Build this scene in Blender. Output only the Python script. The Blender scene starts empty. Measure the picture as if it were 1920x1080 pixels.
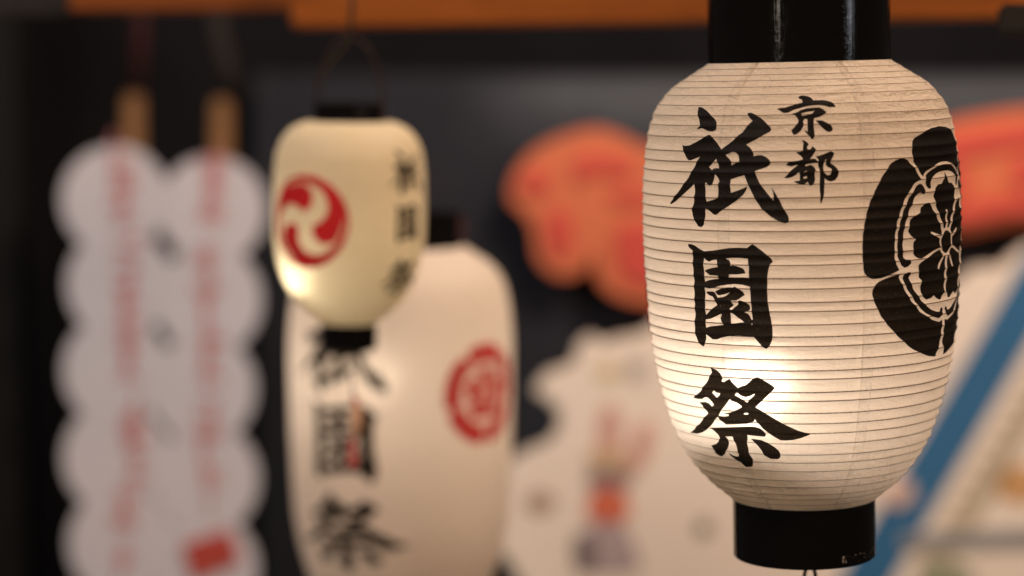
import bpy, bmesh, math, random
from mathutils import Vector, Matrix
from mathutils.geometry import delaunay_2d_cdt
import numpy as np

random.seed(7)
rng = np.random.default_rng(7)
SC = bpy.context.scene
COL = SC.collection
PI = math.pi

# ------------------------------------------------------------------ camera
PITCH = math.radians(5.8)          # looking slightly down
EYE = Vector((0.0, 0.0, 1.60))
LENS = 78.1875                     # mm on a 36 mm sensor
cam_data = bpy.data.cameras.new('camera')
cam_data.lens = LENS
cam_data.sensor_width = 36.0
cam_data.clip_start = 0.05
cam_data.clip_end = 100.0
cam_data.dof.use_dof = True
cam_data.dof.focus_distance = 1.755
cam_data.dof.aperture_fstop = 1.9
cam_data.dof.aperture_blades = 0
cam = bpy.data.objects.new('camera', cam_data)
cam.location = EYE
cam.rotation_euler = (PI / 2 - PITCH, 0.0, 0.0)
COL.objects.link(cam)
SC.camera = cam

# ------------------------------------------------------------------ world: a dim room
world = bpy.data.worlds.new('World')
SC.world = world
world.use_nodes = True
bgn = world.node_tree.nodes['Background']
bgn.inputs['Color'].default_value = (1.0, 0.86, 0.74, 1)
bgn.inputs['Strength'].default_value = 0.025

# ------------------------------------------------------------------ stall lamps
def area_lamp(name, loc, target, size, power, colour, size_y=None):
    d = bpy.data.lights.new(name, 'AREA')
    d.energy = power
    d.color = colour
    d.shape = 'RECTANGLE'
    d.size = size
    d.size_y = size_y or size
    o = bpy.data.objects.new(name, d)
    o.location = loc
    o.rotation_euler = (Vector(target) - Vector(loc)).to_track_quat('-Z', 'Y').to_euler()
    COL.objects.link(o)
    return o

area_lamp('ceiling_lamp', (-1.15, -0.55, 2.95), (0.1, 2.2, 1.45), 0.9, 45, (1.0, 0.785, 0.60))
area_lamp('tube_lamp', (-1.30, -0.70, 1.95), (0.24, 1.84, 1.65), 0.05, 3.0, (1.0, 0.85, 0.7), 0.5)
area_lamp('tube_lamp', (1.55, 1.05, 1.95), (0.24, 1.84, 1.65), 0.12, 0.9, (0.9, 0.92, 1.0), 0.6)
area_lamp('ceiling_lamp', (1.9, 0.1, 3.0), (0.2, 2.3, 1.45), 0.6, 30, (1.0, 0.56, 0.30))
area_lamp('ceiling_lamp', (-1.6, 1.6, 3.1), (-0.75, 4.2, 1.35), 0.7, 25, (1.0, 0.89, 0.90))
area_lamp('ceiling_lamp', (1.1, 2.4, 3.1), (0.6, 4.3, 1.5), 0.6, 66, (1.0, 0.78, 0.61))

vs = SC.view_settings
vs.view_transform = 'Standard'
vs.look = 'None'
vs.exposure = 0.0
vs.gamma = 1.0
vs.use_curve_mapping = False
SC.cycles.use_denoising = True
SC.cycles.max_bounces = 10
SC.cycles.transmission_bounces = 8
SC.cycles.diffuse_bounces = 5
SC.cycles.sample_clamp_indirect = 6.0

# ------------------------------------------------------------------ where things stand
FPX = LENS / 36.0 * 1920.0
def view_dir(px, py):
    a = (px - 960) / FPX
    b = (540 - py) / FPX
    return Vector((a, math.cos(PITCH) + b * math.sin(PITCH), -math.sin(PITCH) + b * math.cos(PITCH)))
def spot(px, py, y):
    """point of the vertical plane at distance y in front of the eye"""
    d = view_dir(px, py)
    return EYE + d * (y / d.y)

# ------------------------------------------------------------------ scene graph helpers
def tag(o, label=None, cat=None, group=None, kind=None):
    if label: o['label'] = label
    if cat: o['category'] = cat
    if group: o['group'] = group
    if kind: o['kind'] = kind
    return o
def thing(name, label, cat, loc=(0, 0, 0), rot=(0, 0, 0), group=None):
    o = bpy.data.objects.new(name, None)
    o.empty_display_size = 0.05
    COL.objects.link(o)
    o.location = loc
    o.rotation_euler = rot
    return tag(o, label, cat, group)
def link_mesh(name, me, mat, parent=None, smooth=True):
    if mat is not None and not me.materials:
        me.materials.append(mat)
    if smooth and me.polygons:
        me.polygons.foreach_set('use_smooth', [True] * len(me.polygons))
    o = bpy.data.objects.new(name, me)
    COL.objects.link(o)
    if parent is not None:
        o.parent = parent
    return o
def mesh_from(name, verts, faces, mat, parent=None, smooth=True):
    me = bpy.data.meshes.new(name)
    me.from_pydata([tuple(v) for v in verts], [], faces)
    me.update()
    return link_mesh(name, me, mat, parent, smooth)
def bm_obj(name, bm, mat, parent=None, smooth=False):
    me = bpy.data.meshes.new(name)
    bmesh.ops.recalc_face_normals(bm, faces=bm.faces[:])
    bm.to_mesh(me)
    bm.free()
    return link_mesh(name, me, mat, parent, smooth)

# ------------------------------------------------------------------ materials
class NT:
    def __init__(self, name):
        self.m = bpy.data.materials.new(name)
        self.m.use_nodes = True
        self.t = self.m.node_tree
        self.t.nodes.clear()
        self.out = self.t.nodes.new('ShaderNodeOutputMaterial')
    def n(self, kind, **kw):
        nd = self.t.nodes.new('ShaderNode' + kind)
        for k, v in kw.items():
            if k in nd.inputs.keys():
                nd.inputs[k].default_value = v
            else:
                setattr(nd, k, v)
        return nd
    def l(self, a, b):
        self.t.links.new(a, b)
    def math(self, op, a, b=0.5, c=None, clamp=False):
        nd = self.t.nodes.new('ShaderNodeMath')
        nd.operation = op
        nd.use_clamp = clamp
        for i, v in enumerate((a, b, c)):
            if v is None: continue
            if isinstance(v, (int, float)): nd.inputs[i].default_value = v
            else: self.l(v, nd.inputs[i])
        return nd.outputs[0]
    def mixc(self, fac, a, b):
        nd = self.t.nodes.new('ShaderNodeMix')
        nd.data_type = 'RGBA'
        for sock, v in ((nd.inputs['Factor'], fac), (nd.inputs[6], a), (nd.inputs[7], b)):
            if isinstance(v, (int, float)): sock.default_value = v
            elif isinstance(v, tuple): sock.default_value = (*v[:3], 1)
            else: self.l(v, sock)
        return nd.outputs[2]
    def noise(self, vec, scale, detail=3.0, rough=0.55, dist=0.0):
        nd = self.n('TexNoise', Scale=scale, Detail=detail, Roughness=rough, Distortion=dist)
        if vec is not None: self.l(vec, nd.inputs['Vector'])
        return nd.outputs['Fac']
    def ramp(self, fac, lo, hi):
        nd = self.n('MapRange')
        nd.inputs['From Min'].default_value = lo
        nd.inputs['From Max'].default_value = hi
        self.l(fac, nd.inputs['Value'])
        return nd.outputs['Result']
    def coords(self, scale=(1, 1, 1), rot=(0, 0, 0), out='Object'):
        tc = self.n('TexCoord')
        mp = self.n('Mapping')
        mp.inputs['Scale'].default_value = scale
        mp.inputs['Rotation'].default_value = rot
        self.l(tc.outputs[out], mp.inputs['Vector'])
        return mp.outputs['Vector']

def plain(name, col, rough=0.6, var=0.12, scale=40.0, bump=0.0, spec=0.3, metal=0.0, vec_scale=(1, 1, 1)):
    k = NT(name)
    b = k.n('BsdfPrincipled', Roughness=rough, Metallic=metal)
    b.inputs['Specular IOR Level'].default_value = spec
    v = k.coords(vec_scale)
    nz = k.noise(v, scale, 4)
    dark = tuple(c * (1 - var) for c in col)
    lite = tuple(min(1, c * (1 + var)) for c in col)
    k.l(k.mixc(nz, dark, lite), b.inputs['Base Color'])
    if bump:
        bp = k.n('Bump', Strength=bump, Distance=0.001)
        k.l(nz, bp.inputs['Height'])
        k.l(bp.outputs[0], b.inputs['Normal'])
    k.l(b.outputs[0], k.out.inputs['Surface'])
    return k.m

def paper_material(name, tint, trans, see=0.16, seams=True, crease=1.0):
    """washi: part diffuse, part translucent, a little forward scatter, long fibres and small creases"""
    k = NT(name)
    uv = k.n('UVMap')
    sep = k.n('SeparateXYZ')
    k.l(uv.outputs[0], sep.inputs[0])
    obj = k.coords()
    fib = k.noise(k.coords((60, 60, 260), (0.0, 0.5, 0)), 1.0, 5, 0.65, 0.6)
    cloud = k.noise(obj, 26.0, 3)
    fine = k.noise(obj, 900.0, 2)
    f1 = k.math('MULTIPLY', k.ramp(fib, 0.3, 0.75), 0.05)
    f2 = k.math('MULTIPLY', cloud, 0.05)
    f3 = k.math('MULTIPLY', fine, 0.03)
    shade = k.math('ADD', k.math('ADD', f1, f2), f3)
    if seams:
        # glued overlap of neighbouring panels: a mottled strip beside one edge (u is millimetres from the edge)
        d = sep.outputs[0]
        inside = k.math('MULTIPLY', k.math('LESS_THAN', d, 11.0), k.math('GREATER_THAN', d, -3.0))
        edge1 = k.math('LESS_THAN', k.math('ABSOLUTE', k.math('SUBTRACT', d, 10.4)), 0.6)
        edge2 = k.math('LESS_THAN', k.math('ABSOLUTE', k.math('SUBTRACT', d, 1.0)), 0.6)
        mott = k.ramp(k.noise(obj, 210.0, 3, 0.7), 0.42, 0.62)
        s = k.math('MULTIPLY', inside, k.math('ADD', k.math('MULTIPLY', mott, 0.06), 0.015))
        e = k.math('MULTIPLY', k.math('ADD', edge1, edge2), k.math('MULTIPLY', mott, 0.10))
        shade = k.math('ADD', shade, k.math('ADD', s, e))
    inv = k.math('SUBTRACT', 1.03, shade)
    def tinted(c):
        nd = k.n('VectorMath', operation='SCALE')
        nd.inputs[0].default_value = c
        k.l(inv, nd.inputs['Scale'])
        return nd.outputs[0]
    # creases: diagonal short folds, stronger towards the shoulders where the paper is gathered
    warp = k.noise(obj, 30.0, 2)
    c1 = k.noise(k.coords((55, 55, 190), (0.25, 0.55, 0.2)), 1.0, 3, 0.6, 1.2)
    c2 = k.noise(k.coords((130, 130, 70), (0.0, -0.6, 0.3)), 1.0, 3, 0.6, 0.8)
    h = k.math('ADD', k.math('MULTIPLY', c1, 0.9), k.math('MULTIPLY', c2, 0.7))
    h = k.math('ADD', h, k.math('MULTIPLY', fine, 0.05))
    if seams:      # paper gathered into little tucks where the gores overlap
        g = k.math('MULTIPLY', k.math('SUBTRACT', sep.outputs[0], 4.0), 0.14)
        g = k.math('SUBTRACT', 1.0, k.math('MULTIPLY', g, g), clamp=True)
        tk = k.noise(k.coords((160, 160, 260)), 1.0, 2, 0.6)
        h = k.math('ADD', h, k.math('MULTIPLY', k.math('MULTIPLY', g, sep.outputs[1]), k.math('MULTIPLY', tk, 1.6)))
    amp = sep.outputs[1]              # v: 0 mid body .. 1 at the gathered ends
    strength = k.math('MULTIPLY', k.math('ADD', k.math('MULTIPLY', amp, 0.75), 0.25), crease)
    bp = k.n('Bump', Distance=0.0055)
    k.l(strength, bp.inputs['Strength'])
    k.l(h, bp.inputs['Height'])
    di = k.n('BsdfDiffuse', Roughness=0.6)
    tr = k.n('BsdfTranslucent')
    rf = k.n('BsdfRefraction', Roughness=0.75, IOR=1.35)
    gl = k.n('BsdfGlossy', Roughness=0.55)
    gl.inputs['Color'].default_value = (1, 1, 1, 1)
    k.l(tinted(tint), di.inputs['Color'])
    k.l(tinted(trans), tr.inputs['Color'])
    k.l(tinted(trans), rf.inputs['Color'])
    for nd in (di, tr, rf, gl):
        k.l(bp.outputs[0], nd.inputs['Normal'])
    m1 = k.n('MixShader', Fac=see)
    k.l(tr.outputs[0], m1.inputs[1]); k.l(rf.outputs[0], m1.inputs[2])
    m2 = k.n('MixShader', Fac=0.42)
    k.l(di.outputs[0], m2.inputs[1]); k.l(m1.outputs[0], m2.inputs[2])
    m3 = k.n('MixShader', Fac=0.02)
    k.l(m2.outputs[0], m3.inputs[1]); k.l(gl.outputs[0], m3.inputs[2])
    k.l(m3.outputs[0], k.out.inputs['Surface'])
    return k.m

def ink_material(name, col, thin, speck=0.62):
    """brushed ink: opaque, with tiny thin spots where a bright lamp behind glints through"""
    k = NT(name)
    obj = k.coords()
    b = k.n('BsdfPrincipled', Roughness=0.55)
    b.inputs['Specular IOR Level'].default_value = 0.10
    nz = k.noise(obj, 90.0, 4)
    k.l(k.mixc(nz, tuple(c * 0.75 for c in col), tuple(c * 1.3 for c in col)), b.inputs['Base Color'])
    bp = k.n('Bump', Strength=0.25, Distance=0.0004)
    k.l(k.noise(obj, 700.0, 3), bp.inputs['Height'])
    k.l(bp.outputs[0], b.inputs['Normal'])
    tr = k.n('BsdfTranslucent')
    tr.inputs['Color'].default_value = (*thin, 1)
    holes = k.ramp(k.noise(obj, 1100.0, 2, 0.6), speck, speck + 0.12)
    fac = k.math('ADD', k.math('MULTIPLY', holes, 0.60), 0.03, clamp=True)
    mx = k.n('MixShader')
    k.l(fac, mx.inputs[0]); k.l(b.outputs[0], mx.inputs[1]); k.l(tr.outputs[0], mx.inputs[2])
    k.l(mx.outputs[0], k.out.inputs['Surface'])
    return k.m

def lacquer_material(name, chips=True):
    """glossy black lacquer with fine vertical brush streaks and a few worn pale flecks"""
    k = NT(name)
    b = k.n('BsdfPrincipled', Roughness=0.10)
    b.inputs['Specular IOR Level'].default_value = 0.5
    st = k.noise(k.coords((120, 120, 3.0)), 1.0, 4, 0.6)
    fl = k.noise(k.coords((260, 260, 120)), 1.0, 3, 0.65)
    bp = k.n('Bump', Strength=0.5, Distance=0.0006)
    rp = k.noise(k.coords((130, 130, 330)), 1.0, 4, 0.7, 0.8)
    patch = k.ramp(k.noise(k.coords((75, 75, 5)), 1.0, 2), 0.50, 0.64)
    k.l(k.math('ADD', k.math('MULTIPLY', st, 0.7), k.math('MULTIPLY', k.math('MULTIPLY', rp, k.math('ADD', patch, 0.35)), 0.55)), bp.inputs['Height'])
    k.l(bp.outputs[0], b.inputs['Normal'])
    worn = k.ramp(k.noise(k.coords((170, 170, 75)), 1.0, 4, 0.7, 0.4), 0.42, 0.62)
    k.l(k.math('ADD', k.math('MULTIPLY', worn, 0.09), 0.05), b.inputs['Roughness'])
    if chips:
        sp = k.n('TexCoord'); sx = k.n('SeparateXYZ')
        k.l(sp.outputs['Object'], sx.inputs[0])
        low = k.math('LESS_THAN', k.math('ABSOLUTE', k.math('SUBTRACT', sx.outputs[2], -0.4065)), 0.003)
        sel = k.ramp(k.noise(k.coords((300, 300, 200)), 1.0, 2), 0.60, 0.66)
        side = k.math('GREATER_THAN', sx.outputs[0], 0.024)
        m = k.math('MULTIPLY', k.math('MULTIPLY', sel, side), low)
        k.l(k.mixc(m, (0.004, 0.0035, 0.0035), (0.30, 0.26, 0.22)), b.inputs['Base Color'])
    else:
        b.inputs['Base Color'].default_value = (0.004, 0.0035, 0.0035, 1)
    k.l(b.outputs[0], k.out.inputs['Surface'])
    return k.m

def glow_material(name, col, power):
    k = NT(name)
    e = k.n('Emission', Strength=power)
    e.inputs['Color'].default_value = (*col, 1)
    k.l(e.outputs[0], k.out.inputs['Surface'])
    return k.m

def wood_material(name, dark, lite, axis=(1.5, 18, 18)):
    k = NT(name)
    b = k.n('BsdfPrincipled', Roughness=0.6)
    b.inputs['Specular IOR Level'].default_value = 0.12
    v = k.coords(axis)
    g = k.noise(v, 3.0, 6, 0.6, 1.5)
    k.l(k.mixc(k.ramp(g, 0.3, 0.7), dark, lite), b.inputs['Base Color'])
    bp = k.n('Bump', Strength=0.2, Distance=0.001)
    k.l(g, bp.inputs['Height']); k.l(bp.outputs[0], b.inputs['Normal'])
    k.l(b.outputs[0], k.out.inputs['Surface'])
    return k.m

M = {}
M['paper'] = paper_material('washi_paper', (0.84, 0.73, 0.60), (0.87, 0.78, 0.67))
M['paper_back'] = paper_material('washi_paper_back', (0.85, 0.745, 0.65), (0.88, 0.79, 0.68), see=0.05, seams=False, crease=0.4)
M['paper_cream'] = paper_material('cream_paper', (0.80, 0.70, 0.51), (0.86, 0.77, 0.57), see=0.08, seams=False, crease=0.15)
M['ink'] = ink_material('black_ink', (0.006, 0.005, 0.0045), (0.55, 0.42, 0.30), 0.66)
M['red_ink'] = ink_material('red_ink', (0.50, 0.018, 0.022), (0.9, 0.10, 0.08))
M['red_ink'].node_tree.nodes  # same build, red pigment lets a little more light through
M['lacquer'] = lacquer_material('black_lacquer')
M['lacquer_back'] = lacquer_material('black_lacquer_back', chips=False)
M['rib'] = plain('bamboo_rib', (0.20, 0.13, 0.078), 0.7, 0.2, 200)
M['wire'] = plain('dark_iron_wire', (0.035, 0.018, 0.012), 0.45, 0.3, 300, metal=0.6)
M['cord'] = plain('dark_cord', (0.02, 0.016, 0.014), 0.9, 0.3, 300, bump=0.4)
M['rope'] = plain('straw_rope', (0.028, 0.017, 0.009), 0.9, 0.3, 300, bump=0.6)
M['maroon_cord'] = plain('maroon_cord', (0.035, 0.008, 0.008), 0.9, 0.3, 300, bump=0.4)
M['bulb_main'] = glow_material('bulb_glow', (1.0, 0.88, 0.77), 26)
M['bulb_small'] = glow_material('bulb_glow_small', (1.0, 0.86, 0.66), 18)
M['bulb_large'] = glow_material('bulb_glow_large', (1.0, 0.86, 0.70), 25)
M['brass'] = plain('bulb_cap', (0.5, 0.4, 0.22), 0.35, 0.1, 80, metal=1.0)

# ------------------------------------------------------------------ lettering, unrolled: azimuth x 1e4, height x 1e5
TRACED = {
  'gi': [[[-8697,-3387,-8329,-3439,-7879,-3661,-7462,-3944,-7070,-4278,-6846,-4563,-6738,-4898,-6787,-5155,-7021,-5294,-7390,-5259,-7711,-5105,-7917,-5029,-8130,-5092,-8364,-5161,-8219,-4989,-8049,-4864,-8223,-4615,-8377,-4201,-8604,-3815,-8649,-3583]],
    [[-9505,-6377,-9241,-6440,-8818,-6391,-8214,-6095,-7643,-5778,-7321,-5553,-7139,-5568,-6916,-5800,-6586,-6238,-6345,-6572,-6256,-6685,-6044,-6468,-5735,-6211,-5430,-5929,-5173,-5622,-4876,-5368,-4700,-5063,-4481,-4708,-4295,-4506,-4466,-4299,-4633,-4043,-4682,-3890,-4433,-3868,-4142,-3999,-3712,-4310,-3347,-4699,-3102,-4983,-3022,-5214,-3151,-5364,-3439,-5538,-3813,-5814,-4232,-6065,-4612,-6318,-4389,-6499,-4188,-6756,-4105,-6961,-4102,-7218,-3864,-7133,-3573,-7135,-3324,-7276,-3118,-7484,-3035,-7689,-3095,-7893,-3277,-8045,-3562,-8170,-3891,-8296,-3994,-8373,-3906,-8732,-3760,-9144,-3515,-9607,-3232,-10071,-2992,-10432,-2853,-10639,-2840,-10331,-2891,-9971,-2990,-9611,-2871,-9817,-2673,-10230,-2515,-10565,-2360,-11055,-2186,-11417,-2012,-11805,-1956,-12088,-1997,-12320,-2213,-12384,-2449,-12289,-2764,-12081,-3041,-11874,-3279,-11615,-3599,-11228,-3882,-10713,-4130,-10121,-4276,-9761,-4402,-9400,-4551,-9040,-4662,-8670,-5025,-8784,-5548,-8994,-5565,-9563,-5517,-10044,-5103,-9868,-4718,-9685,-4457,-9529,-4548,-9865,-4716,-10175,-5013,-10513,-5446,-10881,-5939,-11280,-6306,-11575,-6541,-11780,-6730,-11744,-6969,-11490,-7239,-11263,-7315,-11528,-7328,-12104,-7446,-12581,-7630,-12788,-7888,-12732,-8095,-12346,-8311,-11882,-8364,-11516,-8263,-11091,-8173,-10614,-8112,-10141,-8144,-9356,-8385,-9625,-8776,-9954,-9301,-10450,-9867,-10846,-10279,-11097,-10458,-11037,-10141,-10701,-9625,-10147,-9201,-9602,-8797,-9061,-8479,-8528,-8329,-8210,-8080,-7735,-7835,-7261,-8155,-7381,-8537,-7561,-8801,-7531,-9025,-7310,-9226,-6921,-9415,-6559],[-5940,-7097,-5691,-6982,-5428,-6828,-5198,-6957,-5070,-7163,-4998,-7626,-5267,-7755,-5530,-7921,-5502,-7627,-5679,-7405,-5867,-7215],[-6590,-7401,-6433,-7762,-6386,-8149,-6610,-8137,-6777,-8180,-6869,-8311,-6997,-8184,-7127,-8056,-6842,-7766],[-6592,-8618,-6392,-8926,-6310,-9158,-6373,-9367,-6375,-10458,-6775,-10623,-7227,-10766,-7296,-10116,-7319,-9308,-7250,-9254,-7108,-9433,-6974,-9519,-6791,-9401,-6709,-9009,-6652,-8671]]],
  'en': [[[-8744,-14189,-8470,-14162,-8143,-14275,-7830,-14496,-7449,-14687,-6877,-14606,-6258,-14475,-5666,-14349,-5052,-14306,-4520,-14320,-4329,-14135,-4182,-14013,-4038,-14105,-3715,-14413,-3355,-14773,-3038,-15135,-2953,-15369,-3125,-15604,-3232,-16021,-3293,-16594,-3312,-17325,-3324,-17953,-3296,-18633,-3225,-19209,-3154,-19785,-3063,-20414,-3052,-21154,-3113,-21579,-3270,-22006,-3465,-22240,-3673,-22123,-3959,-21761,-4242,-21319,-4804,-21263,-5337,-21236,-5891,-21321,-6471,-21494,-6776,-21650,-7130,-21678,-7347,-21481,-7568,-21285,-7649,-21776,-7771,-22163,-7921,-22328,-8156,-22146,-8380,-21790,-8478,-21476,-8488,-20776,-8386,-19693,-8369,-18890,-8365,-17821,-8328,-17019,-8353,-16224,-8381,-15535,-8348,-14684,-8621,-14489,-8731,-14337],[-7492,-15217,-7345,-15367,-7124,-15488,-6850,-15342,-6571,-15302,-6523,-15590,-6474,-15877,-6918,-15978,-7268,-16103,-7464,-16220,-7277,-16394,-7082,-16541,-6741,-16549,-6479,-16562,-6438,-16797,-6847,-16871,-7195,-16971,-7478,-17094,-7481,-16432,-7537,-15801],[-5933,-15186,-5595,-15122,-5025,-15104,-4494,-15154,-4471,-15519,-4409,-15779,-4442,-16197,-4418,-16667,-4756,-16624,-5189,-16648,-5744,-16659,-5724,-16422,-5183,-16402,-4643,-16307,-4723,-16048,-4806,-15919,-5169,-15757,-5387,-15712,-5610,-15751,-5613,-15526,-5711,-15320],[-7493,-17519,-7118,-17611,-6770,-17511,-6336,-17345,-5826,-17230,-5332,-17168,-4854,-17214,-4380,-17356,-4374,-18133,-4334,-18920,-4319,-19340,-4283,-19945,-4360,-19947,-4468,-19661,-4571,-19481,-4783,-19373,-4565,-19270,-4425,-19160,-4409,-19028,-4446,-18818,-4633,-18614,-4889,-18492,-5105,-18437,-5188,-18557,-5158,-18740,-5296,-18904,-5478,-19044,-5550,-19180,-5711,-19241,-5774,-19112,-5658,-19027,-5472,-18833,-5579,-18679,-5664,-18525,-5549,-18467,-5326,-18473,-5147,-18370,-4922,-18151,-4746,-18013,-4846,-17754,-5079,-17552,-5381,-17364,-5472,-17446,-5831,-17452,-6297,-17580,-6586,-17728,-6760,-17844,-6647,-18033,-6507,-18120,-6127,-18020,-5709,-17841,-5945,-18090,-6181,-18235,-6586,-18310,-6697,-18079,-6786,-17899,-6930,-17838,-7382,-17867,-7387,-17990,-7242,-18139,-6948,-18253,-6809,-18456,-6699,-18715,-6633,-18896,-6937,-19155,-7252,-19469,-7533,-19757,-7537,-18984,-7494,-18290],[-7539,-20104,-7176,-20022,-6668,-19747,-6373,-19569,-6354,-19701,-6458,-19920,-6396,-20154,-6216,-20435,-6704,-20548,-7209,-20639,-7555,-20774],[-5731,-19453,-5583,-19498,-5279,-19801,-5020,-20000,-4828,-20176,-5114,-20215,-5474,-20286,-5692,-20308,-5724,-20035],[-4267,-20313,-4286,-20366,-4329,-20389,-4370,-20369,-4387,-20317,-4368,-20264,-4325,-20241,-4283,-20261]]],
  'sai': [[[-7493,-23951,-7289,-24040,-7037,-24153,-6803,-24403,-6646,-24634,-6609,-24793,-6765,-25052,-6566,-25100,-6345,-24934,-6084,-24778,-5986,-25042,-5790,-25273,-5568,-25475,-5318,-25349,-4979,-25218,-4779,-25016,-4535,-24759,-4346,-24588,-4143,-24525,-3949,-24624,-3693,-24803,-3398,-25036,-3188,-25220,-3056,-25379,-3205,-25600,-3484,-25909,-3819,-26303,-4162,-26675,-4471,-27022,-4072,-27278,-3631,-27589,-3192,-27933,-2660,-28281,-2121,-28607,-1621,-28882,-1113,-29051,-694,-29123,-927,-29277,-1397,-29501,-1970,-29674,-2450,-29727,-2883,-29721,-3344,-29425,-3750,-29075,-4111,-28784,-4361,-28377,-4614,-28028,-4658,-28199,-5156,-28428,-6106,-28560,-6949,-28668,-7285,-28366,-7538,-28068,-7893,-28434,-8322,-28880,-8850,-29314,-9467,-29625,-10102,-29830,-11106,-29886,-10472,-29544,-9579,-28933,-8888,-28332,-8367,-27873,-8444,-27659,-8737,-27277,-9040,-27048,-8468,-26937,-8172,-26986,-7968,-27157,-7858,-27256,-7699,-27071,-7839,-26809,-7972,-26602,-8120,-26441,-8378,-26537,-8670,-26728,-9135,-26770,-9566,-26715,-9194,-26472,-8735,-26111,-8276,-25589,-7917,-25165,-7630,-24698,-7462,-24410,-7459,-24138],[-7458,-25858,-7318,-26036,-6996,-26060,-7073,-26232,-7268,-26471,-7462,-26271,-7674,-26073],[-5679,-25882,-5480,-26097,-5109,-26236,-4769,-26105,-4430,-25896,-4512,-26091,-4738,-26322,-5005,-26668,-5180,-26514,-5501,-26317,-5875,-26126,-5814,-26012],[-6204,-26400,-6176,-26590,-5744,-26748,-5478,-27005,-5490,-27100,-5926,-27372,-6369,-27577,-6703,-27663,-6996,-27620,-6773,-27765,-6559,-27778,-6607,-27905,-6979,-27986,-7441,-27973,-7299,-27751,-6975,-27329,-6638,-26908,-6384,-26608],[-5405,-27647,-5243,-27525,-5022,-27526,-5018,-27620,-5211,-27678]],
    [[-8480,-29097,-8043,-29026,-7054,-28904,-5928,-28769,-5088,-28676,-4686,-28660,-4304,-28767,-4035,-29005,-3887,-29250,-4007,-29455,-4379,-29447,-4881,-29422,-5343,-29398,-5331,-29653,-5460,-30117,-5464,-30630,-5440,-31152,-5266,-31491,-5321,-31848,-5484,-32156,-6079,-32236,-6278,-32078,-6403,-31884,-6819,-31632,-7237,-31384,-7391,-31109,-6964,-31325,-6548,-31370,-6400,-31179,-6411,-30713,-6464,-30149,-6583,-29637,-7235,-29688,-6994,-29918,-7003,-30203,-7344,-30811,-7780,-31271,-8160,-31522,-8431,-31498,-8790,-31341,-8729,-30924,-8944,-30681,-8346,-30472,-7997,-30202,-7747,-29887,-7836,-29642,-8079,-29387,-8284,-29214]],
    [[-5101,-29692,-4766,-29698,-4315,-29755,-3835,-29957,-3416,-30279,-3093,-30608,-2966,-30892,-3020,-31188,-3219,-31359,-3797,-31367,-4232,-31097,-4382,-30726,-4638,-30286,-4854,-29959]]],
  'kyo': [[[-1345,-2747,-1221,-2649,-1005,-2630,-731,-2684,-493,-2785,-368,-2923,-360,-3008,-31,-3017,331,-3017,627,-3079,887,-3179,1031,-3352,1107,-3568,692,-3563,437,-3454,30,-3381,-412,-3389,-824,-3453,-1234,-3577,-1638,-3702,-1979,-3904,-2293,-3940,-2533,-3750,-2746,-3603,-2515,-3547,-2252,-3536,-1875,-3410,-1524,-3283,-1051,-3159,-1091,-2938,-1285,-2866]],
    [[-1806,-4019,-1465,-3909,-1178,-3731,-830,-3621,-480,-3580,-189,-3571,45,-3561,265,-3719,477,-3928,290,-4091,52,-4253,-177,-4332,-333,-4361,-398,-4647,-397,-5088,-359,-5665,-433,-5934,-501,-5990,-568,-5930,-713,-5689,-899,-5446,-992,-5275,-870,-5329,-776,-5416,-780,-4976,-782,-4433,-964,-4412,-1065,-4629,-1011,-4766,-1056,-5002,-1197,-5303,-1417,-5535,-1608,-5632,-1703,-5528,-1785,-5272,-1579,-4989,-1385,-4723,-1328,-4521,-1466,-4246,-1578,-4092],[-1168,-4001,-838,-3891,-306,-3821,-444,-4003,-732,-4096,-1100,-4188]],
    [[-256,-4567,-45,-4539,178,-4579,478,-4775,693,-4951,777,-5191,769,-5327,608,-5457,417,-5417,206,-5207,-31,-4895,-162,-4688]]],
  'to': [[[-1137,-6051,-1043,-6037,-882,-6143,-763,-6281,-724,-6367,-820,-6500,-836,-6687,-704,-6758,-554,-6626,-606,-6540,-486,-6544,-354,-6666,-308,-6786,-387,-6953,-497,-7188,-607,-7389,-674,-7473,-475,-7454,-342,-7482,-264,-7620,-202,-7707,-209,-7792,-400,-7786,-533,-7800,-745,-7835,-905,-7875,-972,-7975,-933,-8027,-747,-7964,-667,-7932,-536,-7987,-419,-8143,-330,-8350,-397,-8450,-415,-8755,-393,-9062,-449,-9300,-555,-9467,-635,-9540,-739,-9479,-803,-9290,-841,-9221,-947,-9321,-1079,-9454,-1262,-9416,-1471,-9309,-1666,-9168,-1443,-9139,-1299,-9125,-1295,-8733,-1319,-8426,-1545,-8693,-1782,-8859,-2046,-8922,-2231,-8902,-2072,-8717,-1833,-8347,-1594,-8114,-1381,-7914,-1593,-7944,-1779,-8035,-2070,-7934,-2091,-7849,-1963,-7715,-1697,-7635,-1378,-7591,-1099,-7496,-1164,-7307,-1348,-7115,-1507,-6942,-1266,-6913,-1092,-6850,-1089,-6561,-1045,-6257,-1111,-6137],[-1069,-8449,-858,-8352,-885,-8453,-1044,-8535],[-1073,-8840,-876,-8777,-865,-8947,-1075,-8993]],
    [[-339,-7312,-125,-7250,173,-7123,418,-6995,596,-6916,716,-6988,795,-7093,736,-7295,593,-7597,522,-7764,587,-7869,771,-8028,928,-8221,1017,-8462,1010,-8700,937,-8936,799,-9136,610,-9231,424,-9208,267,-9083,175,-8978,157,-9352,131,-9692,125,-10136,62,-10509,-7,-10712,-62,-10984,-112,-10709,-94,-10368,-127,-9889,-133,-9343,-100,-8833,-105,-8390,-191,-7980,-191,-7707,-157,-7572,-235,-7434],[217,-7584,299,-7519,266,-7790,288,-8029,392,-8134,604,-8277,585,-8481,513,-8716,352,-8762,222,-8639,119,-8465,112,-8125,145,-7820]]],
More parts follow.
